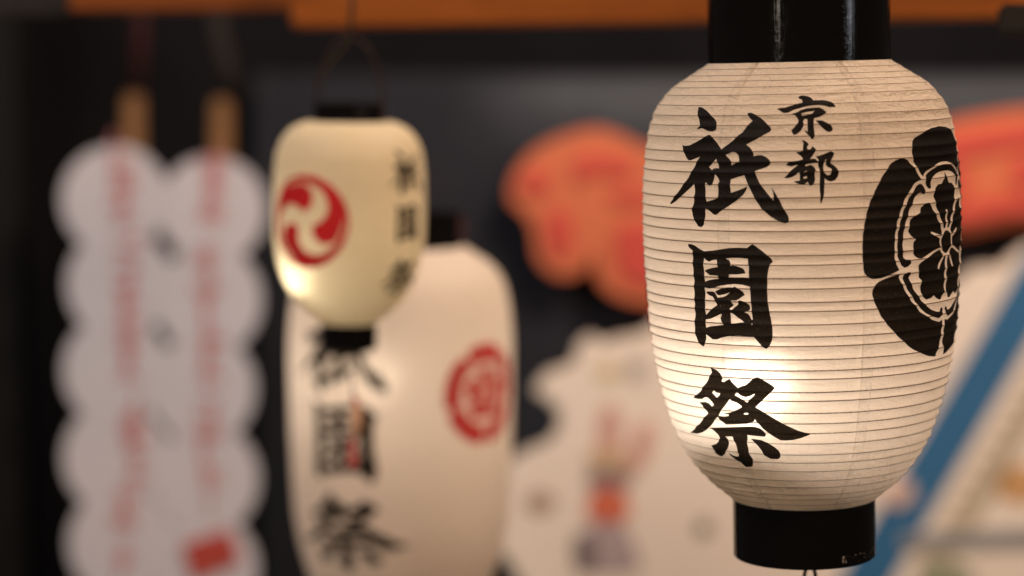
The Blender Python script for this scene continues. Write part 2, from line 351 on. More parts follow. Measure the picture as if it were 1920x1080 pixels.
  'crest_half': [[[9476,-5371,9115,-5420,8449,-5476,7713,-5659,7096,-5932,6586,-6167,6376,-6394,6222,-6774,6174,-7204,6206,-7637,6291,-8031,6561,-8523,6776,-8883,7013,-9224,7122,-8971,7363,-8791,7841,-8583,8361,-8355,8924,-8203,9476,-8164]],
    [[9476,-8384,9037,-8399,8468,-8515,7881,-8738,7457,-8971,7257,-9132,7188,-9671,7238,-9914,7415,-10122,7575,-10221,7726,-10080,7691,-9728,7769,-9407,8273,-9092,8814,-8932,9476,-8899]],
    [[3568,-9445,3830,-8966,4126,-8511,4429,-8098,4773,-7838,5164,-7687,5467,-7704,5771,-7828,5978,-8099,6276,-8462,6526,-8910,6797,-9427,6495,-9507,6200,-9669,5950,-10042,5665,-10368,5427,-10827,5205,-11288,5027,-11837,4810,-12470,4728,-12983,4628,-13583,4589,-14230,4594,-14881,4620,-15448,4706,-15846,4960,-16368,4632,-16515,4114,-16712,3652,-16894,3091,-16919,2763,-16746,2546,-16428,2466,-15947,2435,-15167,2416,-14302,2453,-13442,2524,-12886,2617,-12246,2770,-11481,2995,-10764,3309,-10010]],
    [[6655,-9734,6380,-9876,6076,-10310,5785,-10679,5552,-11139,5327,-11599,5148,-12148,4995,-12700,4893,-13169,4832,-13424,4784,-14028,4775,-14678,4823,-15247,4931,-15647,5103,-16010,5363,-16216,5648,-16124,5870,-15904,5821,-15681,5684,-15603,5420,-15580,5266,-15414,5218,-15018,5168,-14405,5209,-13844,5271,-13371,5376,-12858,5577,-12223,5765,-11630,5999,-11214,6193,-10794,6447,-10466,6647,-10371,6789,-10512,7014,-10594,7133,-10341,7046,-10031,6853,-9800]],
    [[3116,-17703,3279,-17388,3540,-17147,4038,-16924,4513,-16766,4985,-16654,4925,-16910,5098,-17318,5232,-17571,5372,-17913,5652,-18378,5943,-18891,6389,-19379,6810,-19868,7418,-20250,8036,-20639,8864,-20905,9306,-20787,9306,-21236,9306,-21641,9306,-22001,9306,-22433,9276,-22749,9026,-23201,8876,-23562,8994,-23689,8592,-23675,7972,-23541,7215,-23235,6476,-22871,5949,-22495,5455,-22040,4988,-21592,4538,-21061,4107,-20536,3699,-19856,3420,-19231,3186,-18645,3077,-18071]],
    [[5812,-16598,5566,-16597,5305,-16726,5222,-16980,5358,-17430,5592,-17890,5926,-18406,6276,-18970,6743,-19507,7351,-20020,8009,-20368,8824,-20609,9256,-20339,9256,-20115,9359,-19920,9152,-19736,8980,-19915,8919,-20085,8500,-20031,7979,-19831,7379,-19448,6876,-18992,6503,-18510,6097,-17940,5895,-17481,5706,-17025,5837,-16753]],
    [[7390,-11267,7017,-11334,6707,-11615,6649,-12002,6403,-12113,6025,-12257,5793,-12499,5705,-12927,5618,-13398,5730,-13581,5935,-13859,6214,-14057,6052,-14261,6010,-14694,6041,-15133,6233,-15412,6475,-15566,6774,-15617,7344,-15387,7963,-15097,8651,-14881,8585,-14499,8600,-14213,8120,-13990,7648,-13726,7618,-13614,7703,-13578,8241,-13782,8731,-13961,8865,-13688,8687,-13185,8353,-12626,8173,-12259,7883,-11884,7717,-11564]],
    [[6930,-15785,7350,-15608,7969,-15318,8526,-15111,8728,-15154,8874,-15368,9021,-15495,8819,-15805,8496,-16213,8377,-16576,8523,-16658,8734,-16327,8966,-15954,9135,-15596,9316,-15789,9316,-16233,9316,-16678,9316,-17123,9316,-17569,9316,-18104,9404,-18496,9118,-18773,8957,-19087,8711,-19100,8364,-18901,8067,-18666,7807,-18856,7354,-18936,6967,-18693,6797,-18322,6727,-17874,6720,-17697,6835,-17357,6603,-17113,6507,-16709,6511,-16139,6680,-15936]],
    [[9476,-9000,9422,-9151,9274,-9492,9022,-9825,8943,-9907,8533,-9921,8197,-10158,8021,-10495,7969,-10841,8112,-11115,8163,-11513,8370,-11925,8553,-12293,8817,-12756,8999,-13170,9149,-13472,9336,-13415,9336,-13039,9356,-12596,9356,-12022,9476,-11955]],
    [[9476,-13637,9190,-13719,8975,-13919,8804,-14256,8776,-14562,8822,-14876,8973,-15157,9238,-15363,9476,-15478]]]
}
CREST_C = (0.9476, -0.14545)
def unpack(key):
    return [[[(c[i] * 1e-4, c[i + 1] * 1e-5) for i in range(0, len(c), 2)] for c in g] for g in TRACED[key]]

PROFILE = [(0, .0744), (-.0103, .0905), (-.0190, .1045), (-.0300, .1148), (-.0418, .1216), (-.0550, .1254), (-.0695, .1279),
           (-.0889, .1299), (-.1079, .1309), (-.1255, .1312), (-.1446, .1309), (-.1744, .1300), (-.2043, .1284), (-.2266, .1262),
           (-.2490, .1229), (-.2652, .1197), (-.2787, .1162), (-.2922, .1120), (-.3076, .1066), (-.3225, .0992), (-.3361, .0898),
           (-.3483, .0785), (-.3578, .0668), (-.3637, .0600)]

class Shade:
    """surface of revolution with hoops: paper pulled in slightly between neighbouring hoops"""
    def __init__(self, prof, hoops, sag, per, jit=0.0):
        P = np.array(prof, float)
        seg = np.hypot(np.diff(P[:, 0]), np.diff(P[:, 1]))
        s = np.concatenate([[0], np.cumsum(seg)])
        # smooth resampling (Catmull-Rom through the control points, then a light blur)
        fine = np.linspace(0, s[-1], 1200)
        def cr(v):
            t = np.interp(fine, s, v)
            ker = np.hanning(61); ker /= ker.sum()
            pad = np.concatenate([2 * t[0] - t[30:0:-1], t, 2 * t[-1] - t[-2:-32:-1]])
            return np.convolve(pad, ker, 'valid')
        zf, rf = cr(P[:, 0]), cr(P[:, 1])
        n = hoops * per
        hs = np.linspace(0, s[-1], hoops + 1)        # hand-set hoops: never quite evenly spaced
        jr = np.random.default_rng(5)
        hs[1:-1] += jr.uniform(-jit, jit, hoops - 1) * (hs[1] - hs[0])
        ss = np.interp(np.arange(n + 1) / per, np.arange(hoops + 1), hs)
        sagk = np.repeat(jr.uniform(1 - 3 * jit, 1 + 3 * jit, hoops), per)
        sagk = np.append(sagk, 1.0)
        self.z = np.interp(ss, fine, zf)
        rc = np.interp(ss, fine, rf)
        self.rc = rc
        t = (np.arange(n + 1) % per) / per
        dz = np.abs(np.gradient(self.z, ss))
        self.r = rc - sag * sagk * 4 * t * (1 - t) * (0.35 + 0.65 * dz)
        self.hoops = hoops; self.per = per
        self.zs = self.z[::-1].copy(); self.rs = self.r[::-1].copy()
        self.end = np.clip(np.maximum(1 - ss / 0.11, (ss - (s[-1] - 0.09)) / 0.09), 0, 1)
    def rad(self, z):
        return np.interp(z, self.zs, self.rs)
    def hoop_list(self):
        return [(self.z[i * self.per], self.rc[i * self.per]) for i in range(1, self.hoops)]

def shade_mesh(name, sh, a0, a1, nseg, mat, parent, lap=0.0):
    """paper between azimuths a0..a1; a small lap tucks under the neighbour"""
    n = len(sh.z)
    ang = np.linspace(a0, a1 + lap, nseg + 1)
    tuck = np.zeros(nseg + 1)
    if lap:
        ang = np.concatenate([np.linspace(a0, a1, nseg + 1), [a1 + lap]])
        tuck = np.zeros(nseg + 2); tuck[-1] = 0.00025
    m = len(ang)
    verts, uvs = [], []
    for i in range(n):
        for j in range(m):
            r = sh.r[i] - tuck[j]
            verts.append((r * math.sin(ang[j]), -r * math.cos(ang[j]), sh.z[i]))
            uvs.append(((ang[j] - a0) * 131.0, sh.end[i]))
    faces = [(i * m + j, (i + 1) * m + j, (i + 1) * m + j + 1, i * m + j + 1) for i in range(n - 1) for j in range(m - 1)]
    me = bpy.data.meshes.new(name)
    me.from_pydata(verts, [], faces)
    lay = me.uv_layers.new(name='UVMap')
    idx = np.empty(len(me.loops), int)
    me.loops.foreach_get('vertex_index', idx)
    lay.data.foreach_set('uv', np.array(uvs)[idx].ravel())
    me.update()
    return link_mesh(name, me, mat, parent)

def inked(name, groups, sh, mat, parent, lift=0.00032, step=0.0016, label=None, rows=1):
    """print lying on the paper: each group is an outline with holes in (azimuth, height)"""
    V, Fc = [], []
    R0 = float(sh.r.max())
    zr = sh.zs[::rows]
    for g in groups:
        pts, edges = [], []
        for c in g:
            poly = []
            for i in range(len(c)):
                (a, z), (b, w) = c[i], c[(i + 1) % len(c)]
                ts = {0.0}
                lo, hi = min(z, w), max(z, w)
                if hi - lo > 1e-7:
                    for q in zr[(zr > lo + 1e-5) & (zr < hi - 1e-5)]:
                        ts.add(float((q - z) / (w - z)))
                L = math.hypot((a - b) * R0, z - w)
                k = int(L / step)
                for q in range(1, k + 1): ts.add(q / (k + 1))
                for t in sorted(ts):
                    poly.append((a + (b - a) * t, z + (w - z) * t))
            n0 = len(pts)
            pts += poly
            edges += [(n0 + i, n0 + (i + 1) % len(poly)) for i in range(len(poly))]
        B = [np.array(c) for c in g]
        def inside(x, y):
            res = np.zeros(len(x), bool)
            for c in B:
                x0, y0 = c[:, 0], c[:, 1]
                x1, y1 = np.roll(x0, -1), np.roll(y0, -1)
                for i in range(len(c)):
                    if y0[i] == y1[i]: continue
                    cr = ((y0[i] > y) != (y1[i] > y)) & (x < (x1[i] - x0[i]) * (y - y0[i]) / (y1[i] - y0[i]) + x0[i])
                    res ^= cr
            return res
        A = np.array(pts)
        zz = zr[(zr > A[:, 1].min()) & (zr < A[:, 1].max())]
        aa = np.arange(A[:, 0].min(), A[:, 0].max(), step / R0)
        gx, gz = np.meshgrid(aa, zz)
        gx = gx + (np.arange(len(zz)) % 2)[:, None] * step / R0 / 2
        gx, gz = gx.ravel(), gz.ravel()
        if len(gx):
            keep = inside(gx, gz)
            # keep grid points off the outline
            gx, gz = gx[keep], gz[keep]
            if len(gx):
                ok = np.ones(len(gx), bool)
                for p in A:
                    ok &= ((gx - p[0]) * R0) ** 2 + (gz - p[1]) ** 2 > (0.25 * step) ** 2
                gx, gz = gx[ok], gz[ok]
        co = [Vector((p[0] * R0, p[1])) for p in pts] + [Vector((x * R0, z)) for x, z in zip(gx, gz)]
        vo, eo, fo, *_ = delaunay_2d_cdt(co, edges, [], 0, 1e-7)
        va = np.array([(v.x, v.y) for v in vo])
        cen = np.array([va[list(f)].mean(0) for f in fo])
        ins = inside(cen[:, 0] / R0, cen[:, 1])
        base = len(V)
        r = sh.rad(va[:, 1]) + lift
        th = va[:, 0] / R0
        V += list(zip(r * np.sin(th), -r * np.cos(th), va[:, 1]))
        Fc += [tuple(base + i for i in f) for f, k in zip(fo, ins) if k]
    o = mesh_from(name, V, Fc, mat, parent)
    if label: o['label'] = label
    return o

def moved(groups, a_from, z_from, a_to, z_to, k, r_ratio):
    return [[[(a_to + (a - a_from) * k * r_ratio, z_to + (z - z_from) * k) for a, z in c] for c in g] for g in groups]

def tomoe(a0, z0, R, r, turn=0.0):
    """three swirling commas in a circle of radius R, unrolled about (a0, z0) on a cylinder of radius r"""
    out = []
    for k in range(3):
        ph = turn + k * 2 * PI / 3
        left, right = [], []
        N = 26
        for i in range(N + 1):
            t = i / N
            q = min(1.0, t / 0.30)
            outer = R * (0.83 + 0.17 * q * q * (3 - 2 * q))
            w = R * (0.17 * max(0.0, 1 - t) ** 0.8 + 0.137 * max(0.0, 1 - t / 0.45) + 0.003)
            ro = outer - w
            an = ph + t * math.radians(168)
            left.append(((ro + w) * math.cos(an), (ro + w) * math.sin(an)))
            right.append(((ro - w) * math.cos(an), (ro - w) * math.sin(an)))
        w = 0.31 * R; ro = 0.52 * R
        cx, cy = ro * math.cos(ph), ro * math.sin(ph)
        cap = [(cx + w * math.cos(ph + PI + q), cy + w * math.sin(ph + PI + q)) for q in np.linspace(0, PI, 10)[1:-1]]
        poly = left + right[::-1] + cap
        out.append([[(a0 + x / r, z0 + y) for x, y in poly]])
    return out

def lathe(name, prof, mat, parent, seg=96, closed=True, smooth=True):
    verts, faces = [], []
    n = len(prof)
    for (r, z) in prof:
        for j in range(seg):
            a = 2 * PI * j / seg
            verts.append((r * math.sin(a), -r * math.cos(a), z))
    for i in range(n if closed else n - 1):
        i2 = (i + 1) % n
        for j in range(seg):
            j2 = (j + 1) % seg
            faces.append((i * seg + j, i2 * seg + j, i2 * seg + j2, i * seg + j2))
    me = bpy.data.meshes.new(name)
    me.from_pydata(verts, [], faces)
    bm = bmesh.new(); bm.from_mesh(me)
    bmesh.ops.recalc_face_normals(bm, faces=bm.faces[:])
    for e in bm.edges:
        if len(e.link_faces) == 2 and e.calc_face_angle(0) > 0.6: e.smooth = False
    bm.to_mesh(me); bm.free()
    return link_mesh(name, me, mat, parent, smooth)

def ring_profile(r, z0, z1, th=0.0022, b=0.0009):
    ri = r - th
    return [(r - b, z0), (r, z0 + b), (r, z1 - b), (r - b, z1), (ri + b, z1), (ri, z1 - b), (ri, z0 + b), (ri + b, z0)]

def tube(name, pts, rad, mat, parent=None, seg=8, close=False):
    pts = [Vector(p) for p in pts]
    n = len(pts)
    verts, faces = [], []
    up = Vector((0.123, 0.31, 0.94)).normalized()
    for i, p in enumerate(pts):
        a = pts[(i - 1) % n] if (close or i > 0) else p
        b = pts[(i + 1) % n] if (close or i < n - 1) else p
        d = (b - a).normalized()
        x = d.cross(up)
        if x.length < 1e-3: x = d.cross(Vector((1, 0, 0)))
        x.normalize(); y = d.cross(x)
        rr = rad[i] if isinstance(rad, (list, tuple)) else rad
        for j in range(seg):
            q = 2 * PI * j / seg
            verts.append(p + (x * math.cos(q) + y * math.sin(q)) * rr)
    for i in range(n if close else n - 1):
        i2 = (i + 1) % n
        for j in range(seg):
            j2 = (j + 1) % seg
            faces.append((i * seg + j, i * seg + j2, i2 * seg + j2, i2 * seg + j))
    if not close:
        faces.append(tuple(range(seg))[::-1])
        faces.append(tuple((n - 1) * seg + j for j in range(seg)))
    return mesh_from(name, verts, faces, mat, parent)

_rib_mesh = {}
def rib_mesh(seg):
    if seg not in _rib_mesh:
        R, rr, k = 0.13, 0.00046, 8
        v = [((R + rr * math.cos(2 * PI * q / k)) * math.sin(2 * PI * j / seg), -(R + rr * math.cos(2 * PI * q / k)) * math.cos(2 * PI * j / seg),
              rr * math.sin(2 * PI * q / k)) for j in range(seg) for q in range(k)]
        f = [(j * k + q, ((j + 1) % seg) * k + q, ((j + 1) % seg) * k + (q + 1) % k, j * k + (q + 1) % k) for j in range(seg) for q in range(k)]
        me = bpy.data.meshes.new('rib')
        me.from_pydata(v, [], f)
        me.materials.append(M['rib'])
        me.polygons.foreach_set('use_smooth', [True] * len(f))
        _rib_mesh[seg] = me
    return _rib_mesh[seg]
def add_ribs(sh, parent, seg, inset=0.00039, thick=1.0):
    for z, r in sh.hoop_list():
        o = bpy.data.objects.new('rib', rib_mesh(seg))
        s = (r - inset) / 0.13
        o.location = (0, 0, z)
        o.scale = (s, s, thick)
        o.parent = parent
        COL.objects.link(o)

def add_bulb(parent, loc, r, mat, shield=1.45):
    x, y, z = loc
    pr = [(max(1e-4, r * math.sin(q)), r * math.cos(q)) for q in np.linspace(0.02, PI * 0.80, 14)]
    pr += [(r * 0.50, -r * 1.25), (r * 0.5, -r * 1.5)]
    b = lathe('light_bulb', pr[::-1], mat, parent, 24, closed=False)
    b.location = loc
    c = lathe('socket_and_shield', [(0.0002, -r * 1.40), (r * shield, -r * 1.42), (r * (shield + 0.04), -r * 1.52), (r * 0.55, -r * 1.58), (r * 0.5, -r * (1.0 + shield)), (0.0002, -r * (1.0 + shield))], M['lacquer_back'], b, 24, closed=False)  # unseen socket; its disc is widened in the main lantern to shade the lower paper
    return b

# ================================================================== the lantern in focus
TILT = math.radians(-1.3923)
P0 = (0.23601, 1.83950, 1.60084)
lan = thing('paper_lantern', 'large white paper lantern in sharp focus with black brush characters and flower crest', 'lantern', P0, (0, TILT, 0))
SH = Shade(PROFILE, 45, 0.0010, 8, 0.13)
PAN = 2 * PI / 7                   # seven paper gores; seams show just left and right of the middle
seam0 = 0.25 - PAN * 3
for k in range(7):
    a0 = seam0 + k * PAN
    shade_mesh('paper_panel', SH, a0, a0 + PAN, 26, M['paper'], lan, lap=0.0015)
add_ribs(SH, lan, 128)
inked('brush_character', unpack('gi'), SH, M['ink'], lan, label='uppermost of the three big black brush characters')
inked('brush_character', unpack('en'), SH, M['ink'], lan, label='middle big black brush character, boxed by a square frame')
inked('brush_character', unpack('sai'), SH, M['ink'], lan, label='lowest big black brush character with a long sweeping tail')
inked('brush_character', unpack('kyo'), SH, M['ink'], lan, label='upper of the two small black brush characters')
inked('brush_character', unpack('to'), SH, M['ink'], lan, label='lower of the two small black brush characters')
half = unpack('crest_half')
mir = [[[(2 * CREST_C[0] - a, z) for a, z in c] for c in g] for g in half]
inked('crest', half + mir, SH, M['ink'], lan, label='black five-lobed flower crest')
inked('crest', tomoe(-1.96, -0.195, 0.057, 0.130, 0.4), SH, M['red_ink'], lan, step=0.003, label='red crest of three commas on the far left side')
lathe('top_ring', ring_profile(0.0748, -0.0012, 0.075), M['lacquer'], lan, 128)
lathe('bottom_ring', ring_profile(0.0592, -0.4132, -0.3600), M['lacquer'], lan, 128)
lathe('bottom_plate', [(0.0002, -0.385), (0.0568, -0.385), (0.0568, -0.389), (0.0002, -0.389)], M['lacquer_back'], lan, 48, closed=False)
tube('hanging_wire', [(-0.072, 0, 0.066), (-0.070, 0, 0.10), (-0.045, 0, 0.15), (-0.012, 0, 0.178), (0, 0, 0.181), (0.012, 0, 0.178), (0.045, 0, 0.15), (0.070, 0, 0.10), (0.072, 0, 0.066)], 0.0016, M['wire'], lan)
hk = []
for i in range(25):
    q = 2 * PI * i / 24
    hk.append((0.0045 + 0.0048 * math.cos(q), 0, -0.4345 + 0.012 * math.sin(q)))
tube('bottom_hook', hk[:-1], 0.0016, M['wire'], lan, close=True)
tube('hook_stem', [(0.0045, 0, -0.386), (0.0045, 0, -0.4235)], 0.0011, M['wire'], lan)
add_bulb(lan, (-0.039, -0.036, -0.257), 0.025, M['bulb_main'])

# ================================================================== big lantern behind, out of focus
K2 = 1.085
def stretched(prof, extra, k):
    out = []
    for z, r in prof:
        if z < -0.1255:
            f = min(1.0, (-z - 0.1255) / 0.10)
            z = z - extra * f
        out.append((z * k, r * k))
    return out
loc2 = spot(750.5, 461, 2.79)
big = thing('paper_lantern', 'long white paper lantern hanging behind the small cream one, with a red crest', 'lantern', loc2)
SB = Shade(stretched(PROFILE, 0.085, K2), 54, 0.0012, 4)
shade_mesh('paper_shade', SB, -PI, PI, 96, M['paper_back'], big)
add_ribs(SB, big, 64, 0.0003)
def place2(key, a_c, z_c, k, lab):
    g = unpack(key)
    A = np.array([p for grp in g for p in grp[0]])
    ac, zc = (A[:, 0].min() + A[:, 0].max()) / 2, (A[:, 1].min() + A[:, 1].max()) / 2
    inked('brush_character', moved(g, ac, zc, a_c, z_c, k * K2, 1.08 / K2), SB, M['ink'], big, step=0.004, rows=2, lift=0.0006, label=lab)
def zb(px_y):    # height on the front of the big lantern at image row px_y
    return (spot(640, px_y, 2.665) - loc2).z
place2('gi', -0.54, zb(658), 1.06, 'upper blurred black character')
place2('en', -0.49, zb(830), 1.09, 'middle blurred black character')
place2('sai', -0.48, zb(1000), 1.09, 'lower blurred black character')
inked('crest', moved(unpack('crest_half') + [[[(2 * CREST_C[0] - a, z) for a, z in c] for c in g] for g in unpack('crest_half')], CREST_C[0], CREST_C[1], 0.87, zb(745), 0.68, 0.1312 / 0.1418), SB, M['red_ink'], big, step=0.004, rows=2, lift=0.0006, label='red five-lobed flower crest')
lathe('top_ring', ring_profile(0.0790, -0.0012, 0.040), M['lacquer_back'], big, 64)
lathe('bottom_ring', ring_profile(0.0630, SB.z[-1] - 0.055, SB.z[-1] + 0.003), M['lacquer_back'], big, 64)
add_bulb(big, (-0.022, -0.020, zb(715)), 0.024, M['bulb_large'], 0.6)

# ================================================================== small cream lantern
Y3 = 2.41
c3 = spot(655.5, 228, Y3)
mpp = c3.y / view_dir(655.5, 228).y / FPX
small_px = [(228, 84), (236, 104), (248, 119), (264, 130), (290, 139), (330, 142.5), (400, 143.5), (450, 142.5), (490, 136), (520, 126.5),
            (545, 114), (568, 98), (588, 77), (603, 57), (609, 51)]
sml = thing('paper_lantern', 'small smooth cream lantern with a red three-comma crest, hanging in front of the long one', 'lantern', c3, (0, math.radians(0.6), 0))
SS = Shade([(-(y - 228) * mpp / math.cos(PITCH * 0.6), h * mpp) for y, h in small_px], 40, 0.0003, 3)
shade_mesh('paper_shade', SS, -PI, PI, 80, M['paper_cream'], sml)
r3 = 143 * mpp
def z3(py): return -(py - 228) * mpp
inked('crest', tomoe(-0.53, z3(408), 86 * mpp, r3, 1.78), SS, M['red_ink'], sml, step=0.003, lift=0.0004, label='red round crest of three swirling commas')
for key, py in (('gi', 318), ('en', 412), ('sai', 512)):
    g = unpack(key)
    A = np.array([p for grp in g for p in grp[0]])
    ac, zc = (A[:, 0].min() + A[:, 0].max()) / 2, (A[:, 1].min() + A[:, 1].max()) / 2
    inked('brush_character', moved(g, ac, zc, 0.93, z3(py), 0.50, 0.131 / r3), SS, M['ink'], sml, step=0.003, lift=0.0004)
lathe('top_ring', ring_profile(66 * mpp, -0.001, 34 * mpp), M['lacquer_back'], sml, 64)
lathe('bottom_ring', ring_profile(53 * mpp, z3(655), z3(608)), M['lacquer_back'], sml, 64)
lathe('bottom_plate', [(0.0002, z3(640)), (51 * mpp, z3(640)), (51 * mpp, z3(643)), (0.0002, z3(643))], M['lacquer_back'], sml, 40, closed=False)
add_bulb(sml, (-78 * mpp, -0.026, z3(505)), 0.014, M['bulb_small'], 0.62)
arc = [(math.cos(q) * 62 * mpp, 0.0, 30 * mpp + math.sin(q) * 128 * mpp) for q in np.linspace(PI, 0, 17)]
tube('hanging_wire', arc, 0.0013, M['wire'], sml)
ropep = [spot(x, y, Y3 - 0.02) for x, y in ((596, 160), (606, 138), (620, 116), (640, 96), (655, 70), (660, 20), (661, -20))]
rp = tube('hanging_rope', ropep, 0.0026, M['rope'])
tag(rp, 'brown rope by which the small cream lantern hangs from the beam', 'rope')

# tassel under the small lantern
tz = spot(657, 640, Y3)
tas = thing('tassel', 'little red tassel with a peach bead dangling below the small cream lantern', 'tassel', tz)
def tl(px, py): return spot(px, py, Y3) - tz
tube('cord', [tl(657, 641), tl(658, 700), tl(664, 752)], 0.0011, M['maroon_cord'], tas)
M['peach'] = plain('peach_bead', (0.62, 0.36, 0.22), 0.5, 0.1, 60)
M['red_thread'] = plain('red_thread', (0.44, 0.05, 0.045), 0.8, 0.25, 400, bump=0.5)
q0 = tl(668, 788)
bead = lathe('bead', [(max(1e-4, 0.0068 * math.sin(a)), 0.021 * math.cos(a)) for a in np.linspace(0, PI, 13)], M['peach'], tas, 20, closed=False)
bead.location = q0
q1 = tl(661, 847)
tub = lathe('thread_skirt', [(0.0015, 0.017), (0.0035, 0.014), (0.0042, 0.008), (0.0048, -0.004), (0.006, -0.016), (0.0002, -0.0155)], M['red_thread'], tas, 20, closed=False)
tub.location = q1
kn = lathe('knot', [(max(1e-4, 0.0045 * math.sin(a)), 0.004 * math.cos(a)) for a in np.linspace(0, PI, 9)], M['red_thread'], tas, 16, closed=False)
kn.location = tl(666, 752)

# ================================================================== backdrop
M['wall'] = plain('dark_wall', (0.0095, 0.0095, 0.0115), 0.95, 0.5, 5.0, spec=0.05)
WY = 4.70
def slab(name, px0, px1, py0, py1, y, th, mat, parent=None, origin=None):
    """upright board whose face lies at distance y"""
    a = spot(px0, py0, y); b = spot(px1, py1, y)
    o = origin or Vector((0, 0, 0))
    bm = bmesh.new()
    bmesh.ops.create_cube(bm, size=1)
    for v in bm.verts:
        v.co = Vector(((a.x + b.x) / 2 + v.co.x * (b.x - a.x), y + th / 2 + v.co.y * th, (a.z + b.z) / 2 + v.co.z * (a.z - b.z))) - o
    bmesh.ops.bevel(bm, geom=bm.edges[:], offset=min(0.003, th * 0.3), segments=2, affect='EDGES')
    return bm_obj(name, bm, mat, parent)
wl = slab('wall', -900, 2800, -700, 1900, WY, 0.08, M['wall'])
tag(wl, kind='structure')

def cut_out(name, pxpts, y, th, mat, parent=None, origin=Vector((0, 0, 0)), smooth_steps=4, bevel=0.004):
    """board cut along an outline, with real thickness and eased edges"""
    P = [spot(a, b, y) for a, b in pxpts]
    n = len(P)
    if smooth_steps > 1:
        Q = []
        for i in range(n):
            p0, p1, p2, p3 = P[i - 1], P[i], P[(i + 1) % n], P[(i + 2) % n]
            for s in range(smooth_steps):
                t = s / smooth_steps
                Q.append(0.5 * (2 * p1 + (p2 - p0) * t + (2 * p0 - 5 * p1 + 4 * p2 - p3) * t * t + (3 * p1 - p0 - 3 * p2 + p3) * t ** 3))
        P = Q
    bm = bmesh.new()
    f = bm.faces.new([bm.verts.new(Vector((p.x, y, p.z)) - origin) for p in P])
    r = bmesh.ops.extrude_face_region(bm, geom=[f])
    for v in r['geom']:
        if isinstance(v, bmesh.types.BMVert): v.co.y += th
    bmesh.ops.recalc_face_normals(bm, faces=bm.faces[:])
    if bevel:
        ed = [e for e in bm.edges if all(abs(v.co.y + origin.y - y) < 1e-6 for v in e.verts)]
        bmesh.ops.bevel(bm, geom=ed, offset=bevel, segments=2, affect='EDGES', clamp_overlap=True)
    bmesh.ops.triangulate(bm, faces=[q for q in bm.faces if len(q.verts) > 4])
    return bm_obj(name, bm, mat, parent)

# navy festival poster with puffy cut-out letters
k = NT('navy_poster')
b = k.n('BsdfPrincipled', Roughness=0.8)
b.inputs['Specular IOR Level'].default_value = 0.1
ob = k.coords()
n1 = k.noise(ob, 5.5, 4, 0.6, 1.0)
n2 = k.noise(k.coords((3.0, 3.0, 9.0), (0, 0.6, 0)), 1.6, 3, 0.6, 0.8)
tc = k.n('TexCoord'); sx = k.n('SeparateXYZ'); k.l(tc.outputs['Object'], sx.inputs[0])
base = k.mixc(n1, (0.0165, 0.0185, 0.025), (0.033, 0.036, 0.047))
base = k.mixc(k.math('MULTIPLY', k.ramp(n2, 0.55, 0.75), 0.5), base, (0.050, 0.032, 0.028))
grey_band = k.math('MULTIPLY', k.math('MULTIPLY', k.ramp(k.math('ADD', sx.outputs[2], k.math('MULTIPLY', k.math('SUBTRACT', n1, 0.5), 0.10)), 1.40, 1.53), k.ramp(sx.outputs[2], 1.585, 1.545)), k.ramp(sx.outputs[0], -0.13, 0.10))  # paler grey-blue towards the top of the sheet, fading out at the left
base = k.mixc(k.math('MULTIPLY', k.math('MINIMUM', grey_band, 1.0), 0.75), base, (0.112, 0.128, 0.152))
k.l(base, b.inputs['Base Color'])
k.l(b.outputs[0], k.out.inputs['Surface'])
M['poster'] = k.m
po = thing('festival_poster', 'dark navy poster with puffy orange and red cut-out letters behind the big white lantern', 'poster')
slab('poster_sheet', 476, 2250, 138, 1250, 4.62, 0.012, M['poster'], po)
M['orange'] = plain('orange_board', (0.66, 0.18, 0.085), 0.5, 0.14, 14)
M['red_face'] = plain('red_board', (0.62, 0.085, 0.065), 0.5, 0.10, 14)
PY = 4.50
cut_out('letter', [(958, 346), (973, 314), (1006, 280), (1057, 256), (1114, 242), (1164, 254), (1203, 274), (1250, 290), (1290, 360), (1300, 450), (1285, 540), (1250, 572), (1205, 570), (1165, 561), (1133, 541), (1119, 516), (1116, 488), (1109, 474), (1102, 500), (1075, 518), (1044, 518), (1017, 499), (1004, 472), (1001, 437), (986, 405), (958, 378)], PY, 0.05, M['orange'], po, bevel=0.012)
lt = po.children[-1]
cut_out('letter_face', [(1075, 302), (1115, 292), (1165, 298), (1188, 312), (1180, 332), (1140, 328), (1100, 330), (1085, 345)], PY - 0.012, 0.012, M['red_face'], lt, bevel=0.003)
cut_out('letter_face', [(972, 345), (992, 325), (1020, 322), (1032, 345), (1018, 362), (990, 362)], PY - 0.012, 0.012, M['red_face'], lt, bevel=0.003)
cut_out('letter_face', [(1030, 400), (1058, 396), (1072, 430), (1068, 470), (1050, 486), (1034, 470), (1022, 435)], PY - 0.012, 0.012, M['red_face'], lt, bevel=0.003)
cut_out('letter_face', [(1155, 432), (1200, 420), (1260, 430), (1262, 500), (1230, 535), (1178, 530), (1160, 495)], PY - 0.012, 0.012, M['red_face'], lt, bevel=0.003)
cut_out('letter_face', [(1145, 362), (1190, 358), (1230, 364), (1232, 380), (1190, 384), (1150, 380)], PY - 0.012, 0.012, M['red_face'], lt, bevel=0.003)
l2 = cut_out('letter', [(1725, 300), (1745, 252), (1790, 228), (1850, 216), (1920, 206), (2000, 205), (2060, 240), (2070, 330), (2050, 400), (1990, 425), (1920, 421), (1870, 427), (1800, 440), (1750, 420), (1728, 370)], PY, 0.05, M['orange'], po, bevel=0.012)
